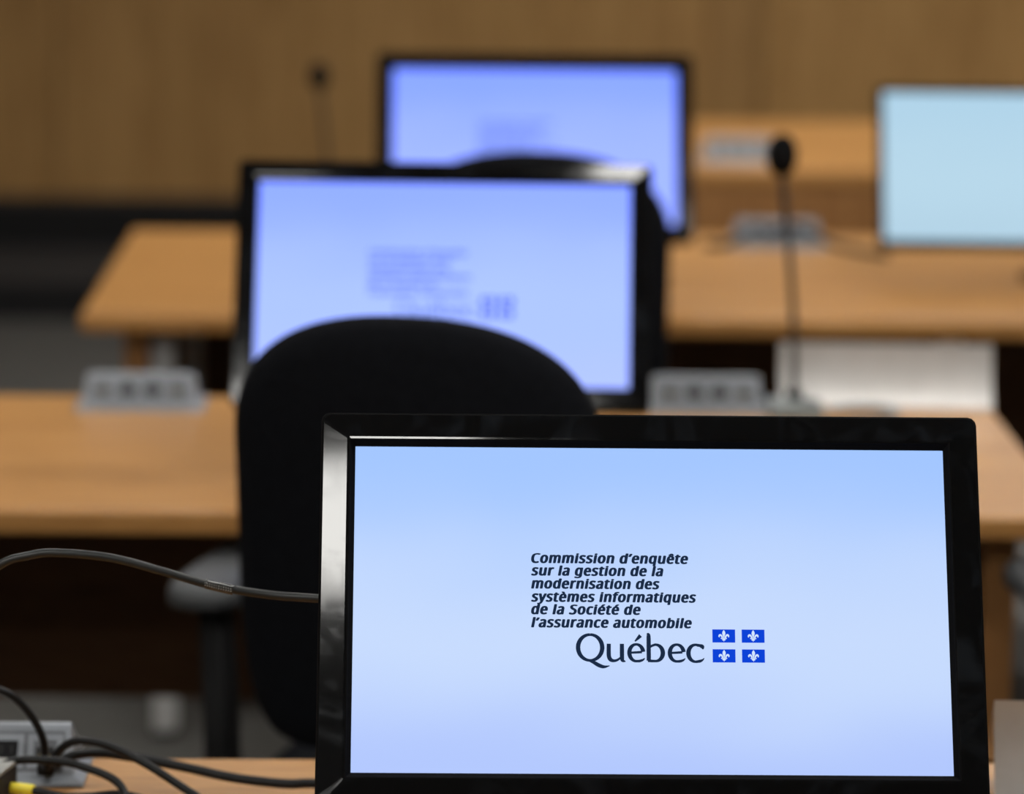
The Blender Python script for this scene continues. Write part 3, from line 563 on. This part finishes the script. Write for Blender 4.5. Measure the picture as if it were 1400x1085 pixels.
pbs = [(pb0, -.413, 3.175, 0, 'grey desktop power box at the lower left, beside the silver box, black cables plugged in'),
       (copy_tree(pb0), -.426, 4.966, 0, 'blurred grey power box on the left of the second desk'),
       (copy_tree(pb0), .369, 4.975, 0, 'blurred grey power box on the second desk, between middle monitor and microphone base'),
       (copy_tree(pb0), .615, 6.600, 0, 'very blurred power box on the third desk, behind the microphone stem, dark cables on it'),
       (copy_tree(pb0), .650, 7.925, 0, 'faintest power box, on the farthest desk to the left of the microphone head')]
for t, x, y, rz, lab in pbs:
    t.location = (x, y, .74); t.rotation_euler = (0, 0, rz); t.scale = (1, 1, .83); tag(t, lab, 'power box', 'grey desktop power boxes')

# ------------------------------------------------------------------ microphones
def make_mic():
    t = empty('desk_microphone', (0, 0, 0))
    bm = bmesh.new(); loft(bm, [[(px*f, py*f, z) for px, py in rrect(.040, .045, .018, 5)] for f, z in ((1, 0), (1, .010), (.92, .018), (.6, .022))])
    b = obj('base', bm, M['mic_base'], t, smooth=False)
    bm = bmesh.new(); loft(bm, [[(.018+px*f, -.022+py*f, z) for px, py in rrect(.014, .008, .004, 3)] for f, z in ((1, .018), (1, .0245), (.8, .026))]); obj('talk_button', bm, M['box_mid'], b)
    bm = bmesh.new(); lathe(bm, [(.011, .02), (.011, .032), (.007, .036)], 0, .01, 16)
    tube(bm, [(0, .01, .03), (-.003, .014, .12), (-.012, .018, .23), (-.024, .018, .335)], .0048, 12)
    obj('gooseneck', bm, M['stem'], t, smooth=True)
    bm = bmesh.new(); lathe(bm, [(.004, .335), (.012, .337), (.0195, .348), (.0222, .361), (.0208, .375), (.0152, .386), (.0075, .392), (.0006, .393)], -.0255, .018, 20)
    obj('foam_head', bm, M['foam'], t, smooth=True)
    return t
mic0 = make_mic(); micB = copy_tree(mic0)
mic0.location = (.4915, 4.928, .74); mic0.rotation_euler = (0, 0, 0)
tag(mic0, 'black gooseneck microphone on grey base, in front of the bent name plate', 'microphone', 'gooseneck microphones')
micB.location = (-.213, 6.58, .74); micB.rotation_euler = (0, 0, 0); micB.scale = (.85, .85, .84)
tag(micB, 'blurred gooseneck microphone standing on the third desk, upper left, against the wall', 'microphone', 'gooseneck microphones')

# ------------------------------------------------------------------ metal name plates
def nameplate(label, x, y, rz, w):
    t = empty('name_plate', (x, y, .74), rz, label, 'name plate', 'brushed metal name plates')
    # bent sheet: short foot, then a blade that curves from leaning back to nearly upright
    prof = [(-.012, .0006), (-.008, .0006), (-.004, .003)]
    yy, zz = -.004, .003
    for i in range(10):
        a = R(27 - 18*i/9); yy += math.sin(a)*.0088; zz += math.cos(a)*.0088; prof.append((yy, zz))
    for i in range(8):
        a = R(150 - 1*i); yy += math.sin(a)*.010; zz += math.cos(a)*.010
        if zz > .003: prof.append((yy, zz))
    bm = bmesh.new(); th = .0015; n = len(prof); rows = []
    for i, (a, b) in enumerate(prof):
        p, q = prof[max(i-1, 0)], prof[min(i+1, n-1)]
        d = Vector((q[0]-p[0], q[1]-p[1])).normalized(); nx, nz = d.y, -d.x
        rows.append([(-w/2, a, b), (w/2, a, b), (w/2, a+nx*th, b+nz*th), (-w/2, a+nx*th, b+nz*th)])
    loft(bm, rows)
    obj('plate', bm, M['aluminium'], t, smooth=False)
    return t
nameplate('blurred bent metal name plate at the right end of the second desk, behind the microphone', .628, 4.998, R(-2), .302)
nameplate('sharp bent metal name plate on the nearest desk, right of the large monitor', .650, 3.10, R(-1), .302)

# ------------------------------------------------------------------ cables and the silver box on the nearest desk
def cable(name, label, pts, r, m, cat='cable', group='cables on the nearest desk'):
    t = obj(name, tube(bmesh.new(), pts, r, 12, 8), m, smooth=True); return tag(t, label, cat, group)
A = [(-.80, 3.19, .7446), (-.785, 3.12, .7446), (-.745, 3.02, .7446), (-.67, 2.93, .7450), (-.60, 2.90, .7475), (-.54, 2.90, .7550), (-.485, 2.90, .80), (-.445, 2.90, .885), (-.405, 2.90, .967), (-.3671, 2.9, .9991), (-.3440, 2.9, 1.0070), (-.3216, 2.9, 1.0098), (-.2763, 2.9, 1.006), (-.234, 2.9, .9951), (-.1916, 2.9, .9829), (-.1431, 2.9, .9751), (-.1002, 2.89, .9745), (-.05, 2.86, .9755), (.02, 2.845, .97)]
ca = cable('video_cable', 'charcoal video cable arching in the air into the back of the large monitor', A, .0036, M['cable_grey'])
path = spline([(-.1972, 2.9, .9845), (-.1860, 2.9, .9817), (-.1740, 2.9, .9791)], 6)
obj('label_sleeve', tube(bmesh.new(), path, .0042, 14, 1), M['tape'], ca, smooth=True)['label'] = 'clear tape sleeve with tiny pale marks'
bm = bmesh.new()
for row, dz in enumerate((.0016, -.0004)):
    for k in range(12):
        f = (k+.4)/12.5; q = path[min(int(f*len(path)), len(path)-1)]
        h = random.uniform(.0006, .0011); box(bm, q.x-.0004, q.x+.0004+random.uniform(0, .0004), q.y-.00445, q.y-.0041, q.z+dz-h/2, q.z+dz+h/2)
obj('tiny_print', bm, M['ink'], ca)
cable('power_cable', 'thin black cord rising from the near power box and leaving at the left edge', [(-.66, 3.262, .50), (-.66, 3.258, .66), (-.658, 3.235, .742), (-.645, 3.19, .7480), (-.60, 3.12, .7500), (-.53, 3.1, .780), (-.46, 3.10, .833), (-.425, 3.10, .846), (-.3942, 3.1, .8369), (-.3787, 3.105, .8255), (-.3651, 3.11, .8059), (-.3575, 3.115, .7841), (-.3589, 3.125, .7607)], .0035, M['cable'])
cable('power_cable', 'black cord arching from the near power box and running down to the right', [(-.3565, 3.110, .7600), (-.3540, 3.110, .7640), (-.347, 3.102, .7745), (-.3365, 3.097, .7869), (-.321, 3.092, .7931), (-.2941, 3.082, .7907), (-.2611, 3.07, .7777), (-.2204, 3.055, .756), (-.19, 3.03, .7450), (-.12, 2.99, .7445), (-.02, 2.97, .7445), (.07, 2.95, .7445)], .0038, M['cable'])
cable('power_cable', 'thick black cord lying along the nearest desk toward the large monitor', [(-.346, 3.118, .7640), (-.340, 3.115, .7685), (-.3286, 3.12, .7719), (-.3065, 3.13, .7705), (-.2736, 3.13, .7659), (-.2336, 3.125, .7594), (-.1866, 3.11, .7539), (-.1401, 3.1, .7517), (-.1106, 3.1, .7520), (-.04, 3.10, .7465), (.05, 3.06, .7446)], .0046, M['cable'])
cable('power_cable', 'short black cord leaving the silver box and bending down to the desk', [(-.395, 3.075, .772), (-.3755, 3.085, .7768), (-.3375, 3.08, .7769), (-.3138, 3.07, .7739), (-.2922, 3.06, .7683), (-.281, 3.05, .7606), (-.2776, 3.035, .750), (-.278, 3.005, .7447), (-.25, 2.955, .7446), (-.15, 2.93, .7446), (.03, 2.92, .7446)], .0038, M['cable'])
cf = cable('patch_cable', 'black cable with yellow plug sleeve at the lower left corner', [(-.366, 3.058, .7572), (-.3518, 3.055, .7562), (-.335, 3.05, .7545), (-.31, 3.05, .7545), (-.285, 3.055, .7552), (-.26, 3.05, .751), (-.23, 3.02, .7450), (-.17, 2.965, .7446), (-.08, 2.945, .7446), (.05, 2.935, .7446)], .0034, M['cable'])
obj('plug_sleeve', tube(bmesh.new(), [(-.381, 3.064, .7572), (-.371, 3.061, .7575), (-.3605, 3.058, .7570)], .0052, 14, 4), M['yellow'], cf, smooth=True)['label'] = 'yellow plug sleeve'
bm = bmesh.new(); loft(bm, [[(-.3565+px*f, y, .7585+pz*f) for px, pz in rrect(.0075, .0055, .002, 3)] for f, y in ((.7, 3.112), (1, 3.116), (1, 3.140))])
tag(obj('cable_plug', bm, M['socket']), 'black plug pushed into the right socket of the near power box', 'plug')

t = empty('adapter_box', (-.377, 3.088, .74), R(-14), 'small silver topped adapter box in the lower left corner', 'adapter box')
# corner of the box at its empty: body runs to the left and toward the camera
bm = bmesh.new(); box(bm, -.135, -.001, -.10, -.001, 0, .0325); obj('housing', bm, M['dock_side'], t, bevel=.002)
bm = bmesh.new(); box(bm, -.136, 0, -.101, 0, .0330, .0372); obj('top_cover', bm, M['dock_top'], t, bevel=.0015)
# small clutter on the third desk and second desk
cable('grey_cable', 'loop of grey cable on the second desk beside the microphone base', [(.546, 4.935, .7448), (.565, 4.960, .7446), (.60, 4.968, .7446), (.628, 4.95, .7446), (.632, 4.91, .7446), (.600, 4.875, .7446), (.56, 4.86, .7446)], .0045, M['cable_pale'], group='cables on the farther desks')
cable('black_cable', 'dark bundle of cable lying over the very blurred power box', [(.48, 6.53, .7480), (.51, 6.515, .7500), (.54, 6.51, .765), (.575, 6.545, .781), (.60, 6.55, .770), (.63, 6.545, .783), (.665, 6.545, .775), (.70, 6.53, .7560), (.73, 6.50, .7500), (.77, 6.46, .7476), (.80, 6.42, .7476)], .0062, M['cable'], group='cables on the farther desks')
